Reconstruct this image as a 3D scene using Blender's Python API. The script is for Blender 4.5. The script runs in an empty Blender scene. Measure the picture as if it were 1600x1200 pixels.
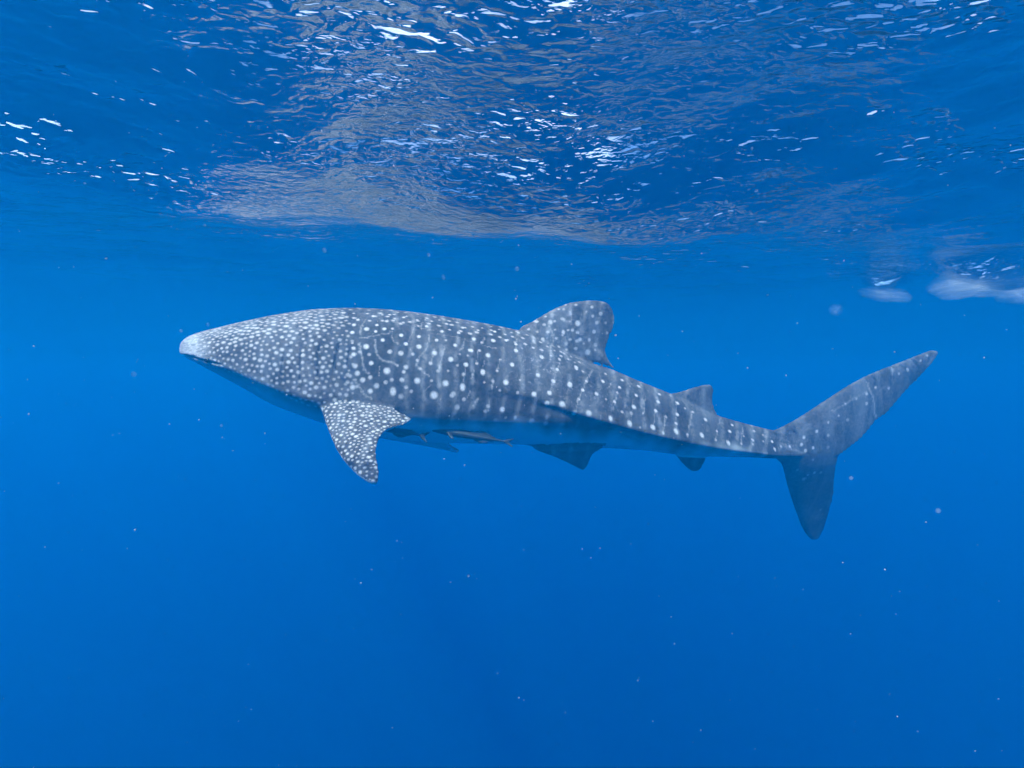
import bpy, math, random
import numpy as np
from mathutils import Vector

random.seed(7)
rng = np.random.default_rng(11)
SC = bpy.context.scene
COL = SC.collection

# ------------------------------------------------------------------ camera
CAM_Z = -1.05                   # metres below the mean sea surface (z = 0)
F = 953.0                       # focal length in pixels of a 1600 wide frame
cam_d = bpy.data.cameras.new('camera')
cam_d.sensor_width = 36.0
cam_d.lens = 36.0 * F / 1600.0
cam_d.clip_start = 0.05
cam_d.clip_end = 600.0
cam = bpy.data.objects.new('camera', cam_d)
cam.location = (0, 0, CAM_Z)
cam.rotation_euler = (math.radians(90), 0, 0)
COL.objects.link(cam)
SC.camera = cam

# ------------------------------------------------------------------ sky, sun, exposure
SUN_DIR = Vector((-0.24, -0.56, 0.79)).normalized()
elev = math.asin(SUN_DIR.z)
world = bpy.data.worlds.new('World')
SC.world = world
world.use_nodes = True
nt = world.node_tree
nt.nodes.clear()
sky = nt.nodes.new('ShaderNodeTexSky')
sky.sky_type = 'NISHITA'
sky.sun_disc = False
sky.sun_elevation = elev
sky.sun_rotation = math.atan2(SUN_DIR.x, SUN_DIR.y)
sky.air_density = 0.5
sky.dust_density = 0.3
sky.ozone_density = 3.0
bg = nt.nodes.new('ShaderNodeBackground')
bg.inputs['Strength'].default_value = 0.15
wo = nt.nodes.new('ShaderNodeOutputWorld')
# broken fair-weather cloud over the whole sky
wtc = nt.nodes.new('ShaderNodeTexCoord')
cln = nt.nodes.new('ShaderNodeTexNoise')
cln.inputs['Scale'].default_value = 3.2
cln.inputs['Detail'].default_value = 5.0
cln.inputs['Roughness'].default_value = 0.55
clr = nt.nodes.new('ShaderNodeValToRGB')
clr.color_ramp.elements[0].position = 0.45
clr.color_ramp.elements[0].color = (0, 0, 0, 1)
clr.color_ramp.elements[1].position = 0.60
clr.color_ramp.elements[1].color = (0.85, 0.85, 0.85, 1)
clm = nt.nodes.new('ShaderNodeMix')
clm.data_type = 'RGBA'
clm.inputs[7].default_value = (5.6, 6.5, 8.2, 1)
nt.links.new(wtc.outputs['Generated'], cln.inputs['Vector'])
nt.links.new(cln.outputs[0], clr.inputs[0])
nt.links.new(clr.outputs[0], clm.inputs[0])
nt.links.new(sky.outputs[0], clm.inputs[6])
nt.links.new(clm.outputs[2], bg.inputs[0])
nt.links.new(bg.outputs[0], wo.inputs[0])

sun_d = bpy.data.lights.new('sun', 'SUN')
sun_d.energy = 3.4
sun_d.angle = math.radians(1.2)
sun_d.color = (1.0, 0.98, 0.96)
sun = bpy.data.objects.new('sun', sun_d)
sun.rotation_euler = SUN_DIR.to_track_quat('Z', 'Y').to_euler()
sun.location = (-10, -15, 30)
COL.objects.link(sun)

SC.view_settings.view_transform = 'Standard'
SC.view_settings.look = 'None'
SC.view_settings.gamma = 1.0
SC.view_settings.exposure = 1.12
SC.view_settings.use_curve_mapping = False

SC.render.engine = 'CYCLES'
cy = SC.cycles
cy.use_denoising = True
cy.denoiser = 'OPENIMAGEDENOISE'
cy.max_bounces = 6
cy.diffuse_bounces = 2
cy.glossy_bounces = 3
cy.transmission_bounces = 3
cy.volume_bounces = 2
cy.transparent_max_bounces = 16
cy.caustics_reflective = False
cy.caustics_refractive = False
cy.sample_clamp_indirect = 4.0
cy.sample_clamp_direct = 0.0
cy.use_adaptive_sampling = True
cy.adaptive_threshold = 0.03
cy.adaptive_min_samples = 12

# ------------------------------------------------------------------ helpers
def mat(name):
    m = bpy.data.materials.new(name)
    m.use_nodes = True
    m.node_tree.nodes.clear()
    return m, m.node_tree

def N(t, kind, **kw):
    n = t.nodes.new(kind)
    for k, v in kw.items():
        if k.startswith('_'):
            setattr(n, k[1:], v)
        else:
            key = int(k[1:]) if k[0] == 'i' and k[1:].isdigit() else k
            n.inputs[key].default_value = v
    return n

def L(t, a, b):
    t.links.new(a, b)

def ramp(t, src, stops):
    r = t.nodes.new('ShaderNodeValToRGB')
    e = r.color_ramp.elements
    while len(e) < len(stops):
        e.new(0.5)
    for i, (p, c) in enumerate(stops):
        e[i].position = p
        e[i].color = c if len(c) == 4 else (*c, 1)
    L(t, src, r.inputs[0])
    return r

def mix_rgb(t, fac, a, b):
    m = t.nodes.new('ShaderNodeMix')
    m.data_type = 'RGBA'
    for sock, v in ((m.inputs[0], fac), (m.inputs[6], a), (m.inputs[7], b)):
        if hasattr(v, 'is_linked'):
            L(t, v, sock)
        elif isinstance(v, (int, float)):
            sock.default_value = v
        else:
            sock.default_value = (*v, 1) if len(v) == 3 else v
    return m.outputs[2]

def math_n(t, op, a, b=None, clamp=False):
    m = t.nodes.new('ShaderNodeMath')
    m.operation = op
    m.use_clamp = clamp
    for i, v in enumerate((a, b)):
        if v is None:
            continue
        if hasattr(v, 'is_linked'):
            L(t, v, m.inputs[i])
        else:
            m.inputs[i].default_value = v
    return m.outputs[0]

def new_mesh(name, verts, faces, smooth=True):
    me = bpy.data.meshes.new(name)
    me.from_pydata([tuple(v) for v in verts], [], [tuple(f) for f in faces])
    if smooth:
        me.polygons.foreach_set('use_smooth', np.ones(len(me.polygons), dtype=bool))
    me.update()
    return me

def link(name, me, material=None):
    o = bpy.data.objects.new(name, me)
    if material:
        me.materials.clear()
        me.materials.append(material)
    COL.objects.link(o)
    return o

def tag(o, label=None, cat=None, group=None, kind=None):
    if label: o['label'] = label
    if cat: o['category'] = cat
    if group: o['group'] = group
    if kind: o['kind'] = kind

def smoothstep(a, b, x):
    t = np.clip((x - a) / (b - a), 0, 1)
    return t * t * (3 - 2 * t)

# ------------------------------------------------------------------ sea water body
m_water, t = mat('sea_water_volume')
pv = N(t, 'ShaderNodeVolumePrincipled')
pv.inputs['Color'].default_value = (0.002, 0.268, 0.555, 1)
pv.inputs['Absorption Color'].default_value = (0.0, 0.115, 0.50, 1)   # red dies out first
pv.inputs['Density'].default_value = 0.125
pv.inputs['Anisotropy'].default_value = 0.25
out = N(t, 'ShaderNodeOutputMaterial')
L(t, pv.outputs[0], out.inputs['Volume'])

bx, by0, by1, bz0, bz1 = 130.0, -130.0, 170.0, -90.0, 0.9
vv = [(x, y, z) for z in (bz0, bz1) for y in (by0, by1) for x in (-bx, bx)]
ff = [(0, 2, 3, 1), (4, 5, 7, 6), (0, 1, 5, 4), (2, 6, 7, 3), (0, 4, 6, 2), (1, 3, 7, 5)]
haze = link('haze', new_mesh('haze', vv, ff, False), m_water)
tag(haze, 'clear deep blue sea water fading everything into the distance', 'water', kind='stuff')

# ------------------------------------------------------------------ sea surface
WAVE_AMP = 0.0062
RUFFLE = 0.0066
CHOP = 0.0180
def axis(lo_f, hi_f, step, lo, hi, n):
    core = np.arange(lo_f, hi_f + step * .5, step)
    def grow(dist):
        g = 1.0
        a, b = 1.0001, 1.3
        for _ in range(60):
            g = (a + b) / 2
            s = step * g * (g ** n - 1) / (g - 1)
            if s > dist: b = g
            else: a = g
        return np.cumsum(step * g ** np.arange(1, n + 1))
    return np.concatenate([lo_f - grow(lo_f - lo)[::-1], core, hi_f + grow(hi - hi_f)])

gx = axis(-4.6, 5.6, 0.024, -128, 128, 80)
gy = axis(0.9, 7.6, 0.024, -128, 168, 80)
GX, GY = np.meshgrid(gx, gy)
# the swell overhead: a long hollow runs across about three metres ahead, its near slope hanging down
ucol = 800 + F * GX / np.maximum(GY, 0.5)
xs_t = [-3.2, -1.6, -0.65, 0.5, 1.6, 3.0]
YT = np.interp(GX, xs_t, [3.05, 3.0, 3.05, 3.3, 3.45, 3.7])
AT = np.interp(GX, xs_t, [0.12, 0.18, 0.24, 0.29, 0.21, 0.17]) * np.exp(-(np.maximum(0, np.abs(GX) - 4) / 2.5) ** 2)
dy = GY - YT + 0.10 * np.sin(GX * 2.1 + 0.6) + 0.05 * np.sin(GX * 5.3)
H = -AT * np.exp(-(dy / np.where(dy < 0, 0.80 + 0.35 * smoothstep(0.4, 1.8, GX), 0.75)) ** 2)
H -= 0.075 * 0.12 * np.logaddexp(0, (1.95 - np.clip(GY, 0.6, 9)) / 0.12)      # the swell falls away towards the viewer
wr = np.random.default_rng(5)
far = np.sqrt(GX ** 2 + (GY - 3) ** 2)
near = 1 - smoothstep(3.0, 9.0, far)
def train(lam, ang, amp, fade=1.0):
    global H
    k = 2 * math.pi / lam
    ca, sa = math.cos(ang), math.sin(ang)
    mod = 0.5 + 0.5 * np.sin(k * 0.16 * (GX * sa - GY * ca) + wr.uniform(0, 6.28)) * np.sin(k * 0.11 * (GX * ca + GY * sa) + wr.uniform(0, 6.28))
    ph = k * (GX * ca + GY * sa) + wr.uniform(0, 6.28)
    ph = ph + 0.5 * np.sin(k * 0.31 * (GX * sa - GY * ca) + wr.uniform(0, 6.28))
    H += amp * fade * mod * (np.sin(ph) + 0.25 * np.cos(2 * ph))
for lam in (14.0, 9.0, 6.0):                      # long low swell, everywhere
    train(lam, math.radians(75) + wr.normal(0, 0.5), 0.0045 * lam * smoothstep(4, 12, far))
for i in range(44):
    lam = 2.6 * 0.928 ** i
    if lam < 0.11: break
    ang = math.radians(66) + wr.normal(0, 0.45 + 0.02 * i)
    amp = WAVE_AMP * lam ** 1.05 * wr.uniform(0.5, 1.3) * (0.6 if lam > 0.6 else 1.0)
    fade = 0.35 + 0.65 * near if lam > 0.7 else near * (1 - smoothstep(4, 8, far)) + 0.02
    train(lam, ang, amp, fade)
# short steep hollows hanging from the surface further out
def hollow(x, y, rx, ry, d, tilt=0.0):
    global H
    yy = GY - y - tilt * (GX - x)
    H -= d * np.exp(-np.abs((GX - x) / rx) ** 2.6 - np.abs(yy / np.where(yy < 0, ry, ry * 1.6)) ** 2)
hollow(3.95, 5.1, 0.42, 0.26, 0.20, 0.10)
hollow(4.55, 5.3, 0.40, 0.24, 0.17, -0.10)
hollow(3.68, 6.0, 0.2, 0.16, 0.13)
# cat's-paws: patches where the wind ruffles the skin of the sea, slick water between them
def vnoise(x, y, seed):
    g = np.random.default_rng(seed).random((97, 97))
    xi, yi = np.floor(x).astype(int), np.floor(y).astype(int)
    fx, fy = x - xi, y - yi
    fx, fy = fx * fx * (3 - 2 * fx), fy * fy * (3 - 2 * fy)
    q = lambda i, j: g[(yi + j) % 97, (xi + i) % 97]
    return (q(0, 0) * (1 - fx) + q(1, 0) * fx) * (1 - fy) + (q(0, 1) * (1 - fx) + q(1, 1) * fx) * fy
def fbm(x, y, seed, o=4):
    return sum(0.5 ** k * vnoise(x * 2 ** k + 13 * k, y * 2 ** k, seed + k) for k in range(o)) / (2 - 0.5 ** (o - 1))
ca, sa = math.cos(math.radians(24)), math.sin(math.radians(24))
PX, PY = GX * ca + GY * sa, -GX * sa + GY * ca
wx = 0.35 * (fbm(PX * 1.3, PY * 1.3, 50) - 0.5)
patch = smoothstep(0.44, 0.60, fbm(PX * 0.62 + wx, PY * 1.5 + wx, 61))
def gust(x, y, rx, ry):
    return 1 - smoothstep(0.35, 1.0, np.sqrt(((GX - x) / rx) ** 2 + ((GY - y) / ry) ** 2))
RUF = 0.8 * patch * np.maximum(gust(0.0, 2.1, 0.95, 1.3), gust(-0.45, 2.85, 1.35, 0.8)) + 0.35 * gust(-0.35, 2.95, 1.2, 0.45)
RUF = np.maximum(RUF, 0.9 * gust(4.2, 5.1, 0.9, 0.55))
RUF = np.clip(RUF, 0, 1.6) + 0.25 * (1 - smoothstep(3.5, 6, far)) + 0.02
band = smoothstep(0.44, 0.66, fbm(PX * 1.2 + 4.1, PY * 2.6 + 9.1, 83)) + 0.8 * smoothstep(0.55, 0.70, fbm(PX * 2.3 + 1.7, PY * 4.4 + 5.5, 91))
CHP = (0.35 + 0.75 * smoothstep(0.1, 1.3, GX) + 0.5 * smoothstep(-0.9, -1.6, GX)) * band * (1 - smoothstep(3.4, 6.0, far)) + 0.42 * (1 - smoothstep(3.4, 5.5, far)) + 0.7 * gust(4.2, 5.1, 0.9, 0.55)
ny, nx = GX.shape
sv = np.stack([GX.ravel(), GY.ravel(), H.ravel()], 1)
me = bpy.data.meshes.new('water_surface')
idx = np.arange(nx * ny, dtype=np.int32).reshape(ny, nx)
quads = np.stack([idx[:-1, :-1], idx[:-1, 1:], idx[1:, 1:], idx[1:, :-1]], -1).reshape(-1, 4)
me.vertices.add(len(sv))
me.vertices.foreach_set('co', sv.astype(np.float32).ravel())
me.loops.add(quads.size)
me.loops.foreach_set('vertex_index', quads.ravel().astype(np.int32))
me.polygons.add(len(quads))
me.polygons.foreach_set('loop_start', np.arange(0, quads.size, 4, dtype=np.int32))
me.polygons.foreach_set('use_smooth', np.ones(len(quads), dtype=bool))
me.update(calc_edges=True)
ra = me.attributes.new('ruffle', 'FLOAT', 'POINT')
ra.data.foreach_set('value', RUF.ravel().astype(np.float32))
ra = me.attributes.new('chop', 'FLOAT', 'POINT')
ra.data.foreach_set('value', CHP.ravel().astype(np.float32))

m_surf, t = mat('sea_surface')
tc = N(t, 'ShaderNodeTexCoord')
mp = N(t, 'ShaderNodeMapping')
mp.inputs['Rotation'].default_value = (0, 0, math.radians(-28))
mp.inputs['Scale'].default_value = (0.7, 1.0, 1.0)
L(t, tc.outputs['Object'], mp.inputs[0])
n2 = N(t, 'ShaderNodeTexNoise', Scale=34.0, Detail=2.4, Roughness=0.55, Distortion=0.4)
n1 = N(t, 'ShaderNodeTexNoise', Scale=19.0, Detail=1.5, Roughness=0.5, Distortion=0.6)
for n in (n1, n2):
    L(t, mp.outputs[0], n.inputs['Vector'])
at = N(t, 'ShaderNodeAttribute'); at.attribute_name = 'ruffle'
at1 = N(t, 'ShaderNodeAttribute'); at1.attribute_name = 'chop'
hh = math_n(t, 'ADD', math_n(t, 'MULTIPLY', math_n(t, 'MULTIPLY', n2.outputs[0], RUFFLE), at.outputs['Fac']),
            math_n(t, 'MULTIPLY', math_n(t, 'MULTIPLY', n1.outputs[0], CHOP), at1.outputs['Fac']))
bmp = N(t, 'ShaderNodeBump', Strength=1.0, Distance=1.0)
L(t, hh, bmp.inputs['Height'])
fr = N(t, 'ShaderNodeFresnel', IOR=1.333)
L(t, bmp.outputs[0], fr.inputs['Normal'])
tr = N(t, 'ShaderNodeBsdfTransparent')
gl = N(t, 'ShaderNodeBsdfAnisotropic', Roughness=0.15)
L(t, bmp.outputs[0], gl.inputs['Normal'])
mx = N(t, 'ShaderNodeMixShader')
L(t, fr.outputs[0], mx.inputs[0]); L(t, tr.outputs[0], mx.inputs[1]); L(t, gl.outputs[0], mx.inputs[2])
out = N(t, 'ShaderNodeOutputMaterial')
L(t, mx.outputs[0], out.inputs['Surface'])
surf = link('water_surface', me, m_surf)
tag(surf, 'rippled sea surface seen from below with white sun glints', 'sea surface', kind='structure')

# ------------------------------------------------------------------ whale shark
U = np.array
def curve(pts):
    p = U(pts, float)
    return lambda u: np.interp(u, p[:, 0], p[:, 1])

def pchip(pts):
    """smooth monotone-ish interpolation through control points"""
    p = U(pts, float)
    x, y = p[:, 0], p[:, 1]
    h = np.diff(x); d = np.diff(y) / h
    m = np.zeros(len(x))
    m[1:-1] = np.where(d[:-1] * d[1:] > 0, 2 * d[:-1] * d[1:] / (d[:-1] + d[1:] + 1e-12), 0)
    m[0], m[-1] = d[0], d[-1]
    def f(u):
        u = np.clip(np.asarray(u, float), x[0], x[-1])
        i = np.clip(np.searchsorted(x, u) - 1, 0, len(h) - 1)
        s = (u - x[i]) / h[i]
        return ((1 + 2 * s) * (1 - s) ** 2 * y[i] + s * (1 - s) ** 2 * h[i] * m[i]
                + s * s * (3 - 2 * s) * y[i + 1] + s * s * (s - 1) * h[i] * m[i + 1])
    return f

# distance of the shark's mid-plane along its length (it swings its tail away)
DIST = pchip([(270, 4.52), (450, 4.62), (700, 4.82), (950, 5.08), (1200, 5.48), (1480, 6.0)])
def P(u, v, d=None, off=0.0):
    d = (DIST(u) if d is None else d) + off
    return np.array([(u - 800.0) / F * d, d, CAM_Z - (v - 600.0) / F * d])

_ug = np.linspace(270, 1500, 2500)
_cx = (_ug - 800) / F * DIST(_ug)
_cy = DIST(_ug)
def body_coords(V):
    """world point -> (u, v, w): lengthwise, height (drawing units) and side offset in metres"""
    u = np.interp(V[:, 0], _cx, _ug)
    for _ in range(3):
        yc = np.interp(u, _ug, _cy)
        sl = np.interp(u, _ug, np.gradient(_cy, _cx))
        w = (V[:, 1] - yc) / np.sqrt(1 + sl * sl)
        xs = V[:, 0] + w * sl / np.sqrt(1 + sl * sl)
        u = np.interp(xs, _cx, _ug)
    yc = np.interp(u, _ug, _cy)
    v = 600 - (V[:, 2] - CAM_Z) / yc * F
    return u, v, w

TOP = pchip([(288, 539), (291, 534), (297, 529), (305, 525.5), (325, 518.5), (350, 512.5), (400, 500), (450, 490), (500, 483.5), (550, 481.5), (600, 483.5),
             (650, 488.5), (700, 495.5), (750, 504), (800, 514), (860, 536), (920, 566), (960, 579), (1000, 595.5), (1040, 611.5),
             (1080, 628), (1120, 648), (1160, 660), (1200, 670), (1225, 676), (1260, 690), (1300, 704)])
BOT = pchip([(288, 552), (291, 556.5), (297, 560.5), (304, 564.5), (315, 569), (335, 580), (357, 592), (382, 606), (430, 633), (475, 650), (504, 660), (560, 675),
             (620, 686), (700, 692), (800, 693.5), (860, 699), (940, 700), (1000, 703), (1060, 710), (1110, 713), (1160, 714), (1205, 716), (1260, 717), (1300, 712)])
MID = pchip([(288, 547), (300, 554), (320, 559), (350, 565), (400, 579), (430, 592), (480, 611), (520, 621), (600, 628), (700, 632), (800, 640), (860, 646), (900, 651), (1000, 676),
             (1100, 696), (1160, 704), (1200, 709), (1250, 710), (1300, 708)])
WID = pchip([(288, 0.05), (291, 0.12), (297, 0.185), (305, 0.245), (315, 0.295), (330, 0.345), (350, 0.395), (400, 0.465), (450, 0.50), (520, 0.515), (600, 0.515), (700, 0.49),
             (800, 0.44), (900, 0.375), (1000, 0.31), (1100, 0.24), (1160, 0.19), (1200, 0.14), (1235, 0.075), (1270, 0.02)])
NUP = curve([(284, 2.5), (400, 2.2), (600, 2.05), (800, 1.8), (1000, 1.35), (1200, 1.3), (1300, 1.6)])
NLO = curve([(284, 1.7), (300, 1.5), (450, 1.55), (620, 1.9), (800, 1.85), (880, 1.5), (1000, 1.5), (1200, 1.6), (1300, 1.8)])
RIDGE = pchip([(700, 596), (780, 611), (850, 632), (900, 648), (1000, 675), (1100, 695), (1200, 709)])
RAMP = curve([(715, 0), (800, 0.026), (850, 0.042), (900, 0.048), (1000, 0.028), (1150, 0.014), (1230, 0.0)])
RIDGE2 = pchip([(560, 492), (600, 500), (680, 517), (780, 544), (850, 566), (920, 590)])
RAMP2 = curve([(560, 0), (620, 0.007), (780, 0.008), (900, 0.0)])

def body_mesh():
    us = np.concatenate([np.linspace(288, 304, 16), np.linspace(307, 1270, 236)])
    nt_ = 112
    th = np.linspace(0, 2 * np.pi, nt_, endpoint=False)
    V = []
    for u in us:
        d = DIST(u); du = 1.0
        a, b = P(u - du, 600), P(u + du, 600)
        tx, ty = b[0] - a[0], b[1] - a[1]
        l = math.hypot(tx, ty)
        nx_, ny_ = -ty / l, tx / l          # +w points away from the camera
        zt, zb, zm = (CAM_Z - (f(u) - 600) / F * d for f in (TOP, BOT, MID))
        c, s = np.cos(th), np.sin(th)
        n = np.where(s >= 0, NUP(u), NLO(u))
        w = WID(u) * np.sign(c) * np.abs(c) ** (2 / n)
        z = zm + np.where(s >= 0, zt - zm, zm - zb) * np.sign(s) * np.abs(s) ** (2 / n)
        zr = CAM_Z - (RIDGE(u) - 600) / F * d
        g = np.where(z > zr, np.exp(-((z - zr) / 0.10) ** 2), np.exp(-((z - zr) / 0.026) ** 2))
        w = w + np.sign(w) * RAMP(u) * g
        zr = CAM_Z - (RIDGE2(u) - 600) / F * d
        w = w + np.sign(w) * RAMP2(u) * np.exp(-((z - zr) / 0.018) ** 2)
        cx, cy_ = P(u, 600)[:2]
        V.append(np.stack([cx + nx_ * w, cy_ + ny_ * w, z], 1))
    V = np.concatenate(V)
    faces = []
    n = len(us)
    for i in range(n - 1):
        for j in range(nt_):
            k = (j + 1) % nt_
            faces.append((i * nt_ + j, i * nt_ + k, (i + 1) * nt_ + k, (i + 1) * nt_ + j))
    faces.append(tuple(range(nt_))[::-1])
    faces.append(tuple((n - 1) * nt_ + j for j in range(nt_)))
    return V, faces

def resample(pts, n):
    p = U(pts, float)
    s = np.concatenate([[0], np.cumsum(np.linalg.norm(np.diff(p, axis=0), axis=1))])
    q = np.linspace(0, s[-1], n)
    return np.stack([np.interp(q, s, p[:, k]) for k in range(p.shape[1])], 1)

def smooth_line(p, it=2):
    p = p.copy()
    for _ in range(it):
        p[1:-1] = 0.25 * p[:-2] + 0.5 * p[1:-1] + 0.25 * p[2:]
    return p

def fin(le, te, t_root, t_tip, n=44, m=26, edge=0.008):
    """a fin lofted between its leading and trailing edge (3-D polylines from root to tip)"""
    A = smooth_line(resample(le, n)); B = smooth_line(resample(te, n))
    mid = (A + B) / 2
    V, faces = [], []
    ch = np.linspace(0, 1, m)
    prof = 1.9 * (np.sqrt(ch) * (1 - ch)) + 0.0
    prof = prof / prof.max()
    for i in range(n):
        c = B[i] - A[i]
        i0, i1 = max(0, i - 2), min(n - 1, i + 2)
        span = mid[i1] - mid[i0]
        nr = np.cross(c, span)
        if i < n - 3 or i == 0:
            last = nr / (np.linalg.norm(nr) + 1e-9)
        nr = last
        f = i / (n - 1)
        tk = (t_root * (1 - f) + t_tip * f) * 0.5
        tk = min(tk, 0.22 * np.linalg.norm(c) + edge)
        up = [A[i] + c * a + nr * (tk * p + edge * (0.35 + 0.65 * math.sin(math.pi * min(1, max(0, a)) ))) for a, p in zip(ch, prof)]
        dn = [A[i] + c * a - nr * (tk * p + edge * (0.35 + 0.65 * math.sin(math.pi * min(1, max(0, a)) ))) for a, p in zip(ch, prof)]
        V += up + dn[::-1]
    mm = 2 * m
    for i in range(n - 1):
        for j in range(mm):
            k = (j + 1) % mm
            faces.append((i * mm + j, i * mm + k, (i + 1) * mm + k, (i + 1) * mm + j))
    faces.append(tuple(range(mm))[::-1])
    faces.append(tuple((n - 1) * mm + j for j in range(mm)))
    return U(V), faces, mid

def PL(pts, off=None):
    return [P(u, v) if off is None else P(u, v, off=off) for u, v in pts]

pieces = []
pieces.append(body_mesh())
dors = fin(PL([(812, 540), (812, 511), (830, 503), (850, 490.5), (870, 479.5), (890, 472.5), (910, 469.5), (930, 469), (943, 471.5)]),
           PL([(880, 590), (905, 570), (925, 565), (950, 572), (964, 578), (954, 567), (946.5, 553), (947, 541), (951, 530), (957, 518), (960, 505), (960, 492), (956, 480), (950, 474.5)]), 0.13, 0.035, n=60)
pieces.append(dors[:2])
pieces.append(fin(PL([(1040, 640), (1042, 616), (1062, 612), (1080, 606), (1095, 602), (1106, 600.5)]),
                  PL([(1095, 665), (1105, 648), (1122, 648), (1116, 638), (1113, 627), (1114.5, 615), (1115, 608), (1112, 602.5)]), 0.06, 0.025)[:2])
pieces.append(fin(PL([(1180, 700), (1190, 678), (1216, 669.5), (1240, 657), (1262, 643), (1300, 618), (1325, 602), (1350, 588), (1375, 577.5), (1400, 568), (1430, 556), (1455, 547)]),
                  PL([(1235, 700), (1280, 712), (1311, 712), (1330, 698), (1348, 683), (1362, 666), (1370, 655), (1383, 649), (1396, 633), (1420, 606), (1440, 586), (1458, 566), (1467, 550)]), 0.10, 0.03, n=70)[:2])
def PT(l):
    return [P(u, v, off=0.56 * max(0.0, (v - 712) / 130.0)) for u, v in l]
pieces.append(fin(PT([(1200, 692), (1208, 712), (1222, 726), (1228, 752), (1238, 785), (1250, 818), (1258, 834), (1266, 842)]),
                  PT([(1300, 685), (1313, 703), (1308, 722), (1304, 748), (1303, 770), (1297, 797), (1288, 826), (1279, 842)]), 0.10, 0.03, n=50)[:2])
# near pectoral: leaves the flank below the gills, out towards the viewer and down
def PP(l):
    return [P(u, v, d=d) for u, v, d in l]
pec = fin(PP([(492, 618, 4.36), (499, 632, 4.22), (508, 660, 4.08), (516, 682, 3.98), (525, 703, 3.90), (540, 725, 3.81), (558, 743, 3.74), (574, 754, 3.70), (584, 757.5, 3.69)]),
          PP([(566, 600, 4.40), (600, 629, 4.27), (625, 643, 4.21), (647, 655, 4.17), (630, 664, 4.10), (611, 667, 4.05), (600, 674, 3.99), (592, 687, 3.92), (588, 703, 3.85), (589, 718, 3.79), (593, 735, 3.73), (592, 750, 3.70), (589, 756, 3.69)]), 0.10, 0.035, n=64)
pieces.append(pec[:2])
# far pectoral, hanging down on the other side and swept back
pec2 = fin(PP([(520, 640, 5.05), (545, 668, 5.2), (590, 683, 5.35), (640, 691, 5.45), (690, 701, 5.5), (712, 706, 5.52)]),
           PP([(600, 630, 5.05), (660, 660, 5.2), (680, 676, 5.3), (690, 684, 5.4), (705, 695, 5.47), (719, 704, 5.52)]), 0.08, 0.03, n=50)
pieces.append(pec2[:2])
# pelvic fins
pelvics = [fin(PP([(815, 680, 4.90), (835, 703, 4.84), (862, 712, 4.89), (885, 722, 4.94), (906, 732, 4.99)]),
               PP([(935, 680, 4.96), (944, 699, 4.90), (928, 708, 4.93), (922, 719, 4.96), (917, 730, 4.99), (912, 734, 5.01)]), 0.05, 0.022)[:2],
           fin(PP([(825, 675, 5.06), (838, 696, 5.18), (860, 704, 5.22), (890, 714, 5.26)]),
                  PP([(930, 675, 5.10), (936, 692, 5.2), (925, 700, 5.24), (903, 714, 5.27)]), 0.05, 0.022)[:2]]
pieces += pelvics
# anal fin
pieces.append(fin(PL([(1048, 695), (1056, 711), (1064, 722), (1074, 732), (1082, 736.5)]),
                  PL([(1108, 695), (1104, 712), (1101, 722), (1096, 732), (1090, 736.5)]), 0.05, 0.022)[:2])

def join(pieces):
    V, Fc, o = [], [], 0
    for v, f in pieces:
        V.append(v)
        Fc += [tuple(i + o for i in q) for q in f]
        o += len(v)
    return np.concatenate(V), Fc

def remesh(pieces, voxel, smooth_it, subdiv, origin):
    V, Fc = join(pieces)
    me = new_mesh('tmp', V - origin, Fc)
    # consistent outward normals per closed shell are not needed: the voxel pass finds outside itself
    o = bpy.data.objects.new('tmp', me)
    COL.objects.link(o)
    r = o.modifiers.new('r', 'REMESH'); r.mode = 'VOXEL'; r.voxel_size = voxel; r.use_smooth_shade = True
    s = o.modifiers.new('s', 'SMOOTH'); s.factor = 0.5; s.iterations = smooth_it
    if subdiv:
        b = o.modifiers.new('b', 'SUBSURF'); b.levels = subdiv; b.render_levels = subdiv
    dg = bpy.context.evaluated_depsgraph_get()
    res = bpy.data.meshes.new_from_object(o.evaluated_get(dg))
    bpy.data.objects.remove(o); bpy.data.meshes.remove(me)
    res.polygons.foreach_set('use_smooth', np.ones(len(res.polygons), dtype=bool))
    return res

ORG = P(780, 600)
smesh = remesh(pieces, 0.0115, 4, 1, ORG)
smesh.name = 'whale_shark'
nv = len(smesh.vertices)
co = np.empty(nv * 3, np.float32); smesh.vertices.foreach_get('co', co)
V = co.reshape(-1, 3).astype(float) + ORG
no = np.empty(nv * 3, np.float32); smesh.vertex_normals.foreach_get('vector', no)
NO = no.reshape(-1, 3).astype(float)
u_, v_, w_ = body_coords(V)

yc_ = np.interp(u_, _ug, _cy)
persp = yc_ / (yc_ - np.abs(w_))
un = 800 + (u_ - 800) * persp       # lengthwise and height coordinates of the flank's outer face
vn = 600 + (v_ - 600) * persp
# surface lookup: nearest skin point on the near flank for a drawing position
px = 800 + F * V[:, 0] / V[:, 1]
py = 600 - F * (V[:, 2] - CAM_Z) / V[:, 1]
view = V - U([0, 0, CAM_Z])
front = (NO * view).sum(1) < 0
BIN = 2.0
gw, gh = int(1600 / BIN), int(1200 / BIN)
zb = np.full((gh, gw), -1, np.int64)
cand = np.where(front)[0]
cand = cand[np.argsort(-V[cand, 1])]
bxi = np.clip((px[cand] / BIN).astype(int), 0, gw - 1); byi = np.clip((py[cand] / BIN).astype(int), 0, gh - 1)
zb[byi, bxi] = cand
def skin_point(x, y):
    i, j = int(y / BIN), int(x / BIN)
    for r in range(0, 4):
        sub = zb[i - r:i + r + 1, j - r:j + r + 1]
        sub = sub[sub >= 0]
        if len(sub):
            k = sub[np.argmin(V[sub, 1])]
            return V[k]
    return None

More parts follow.
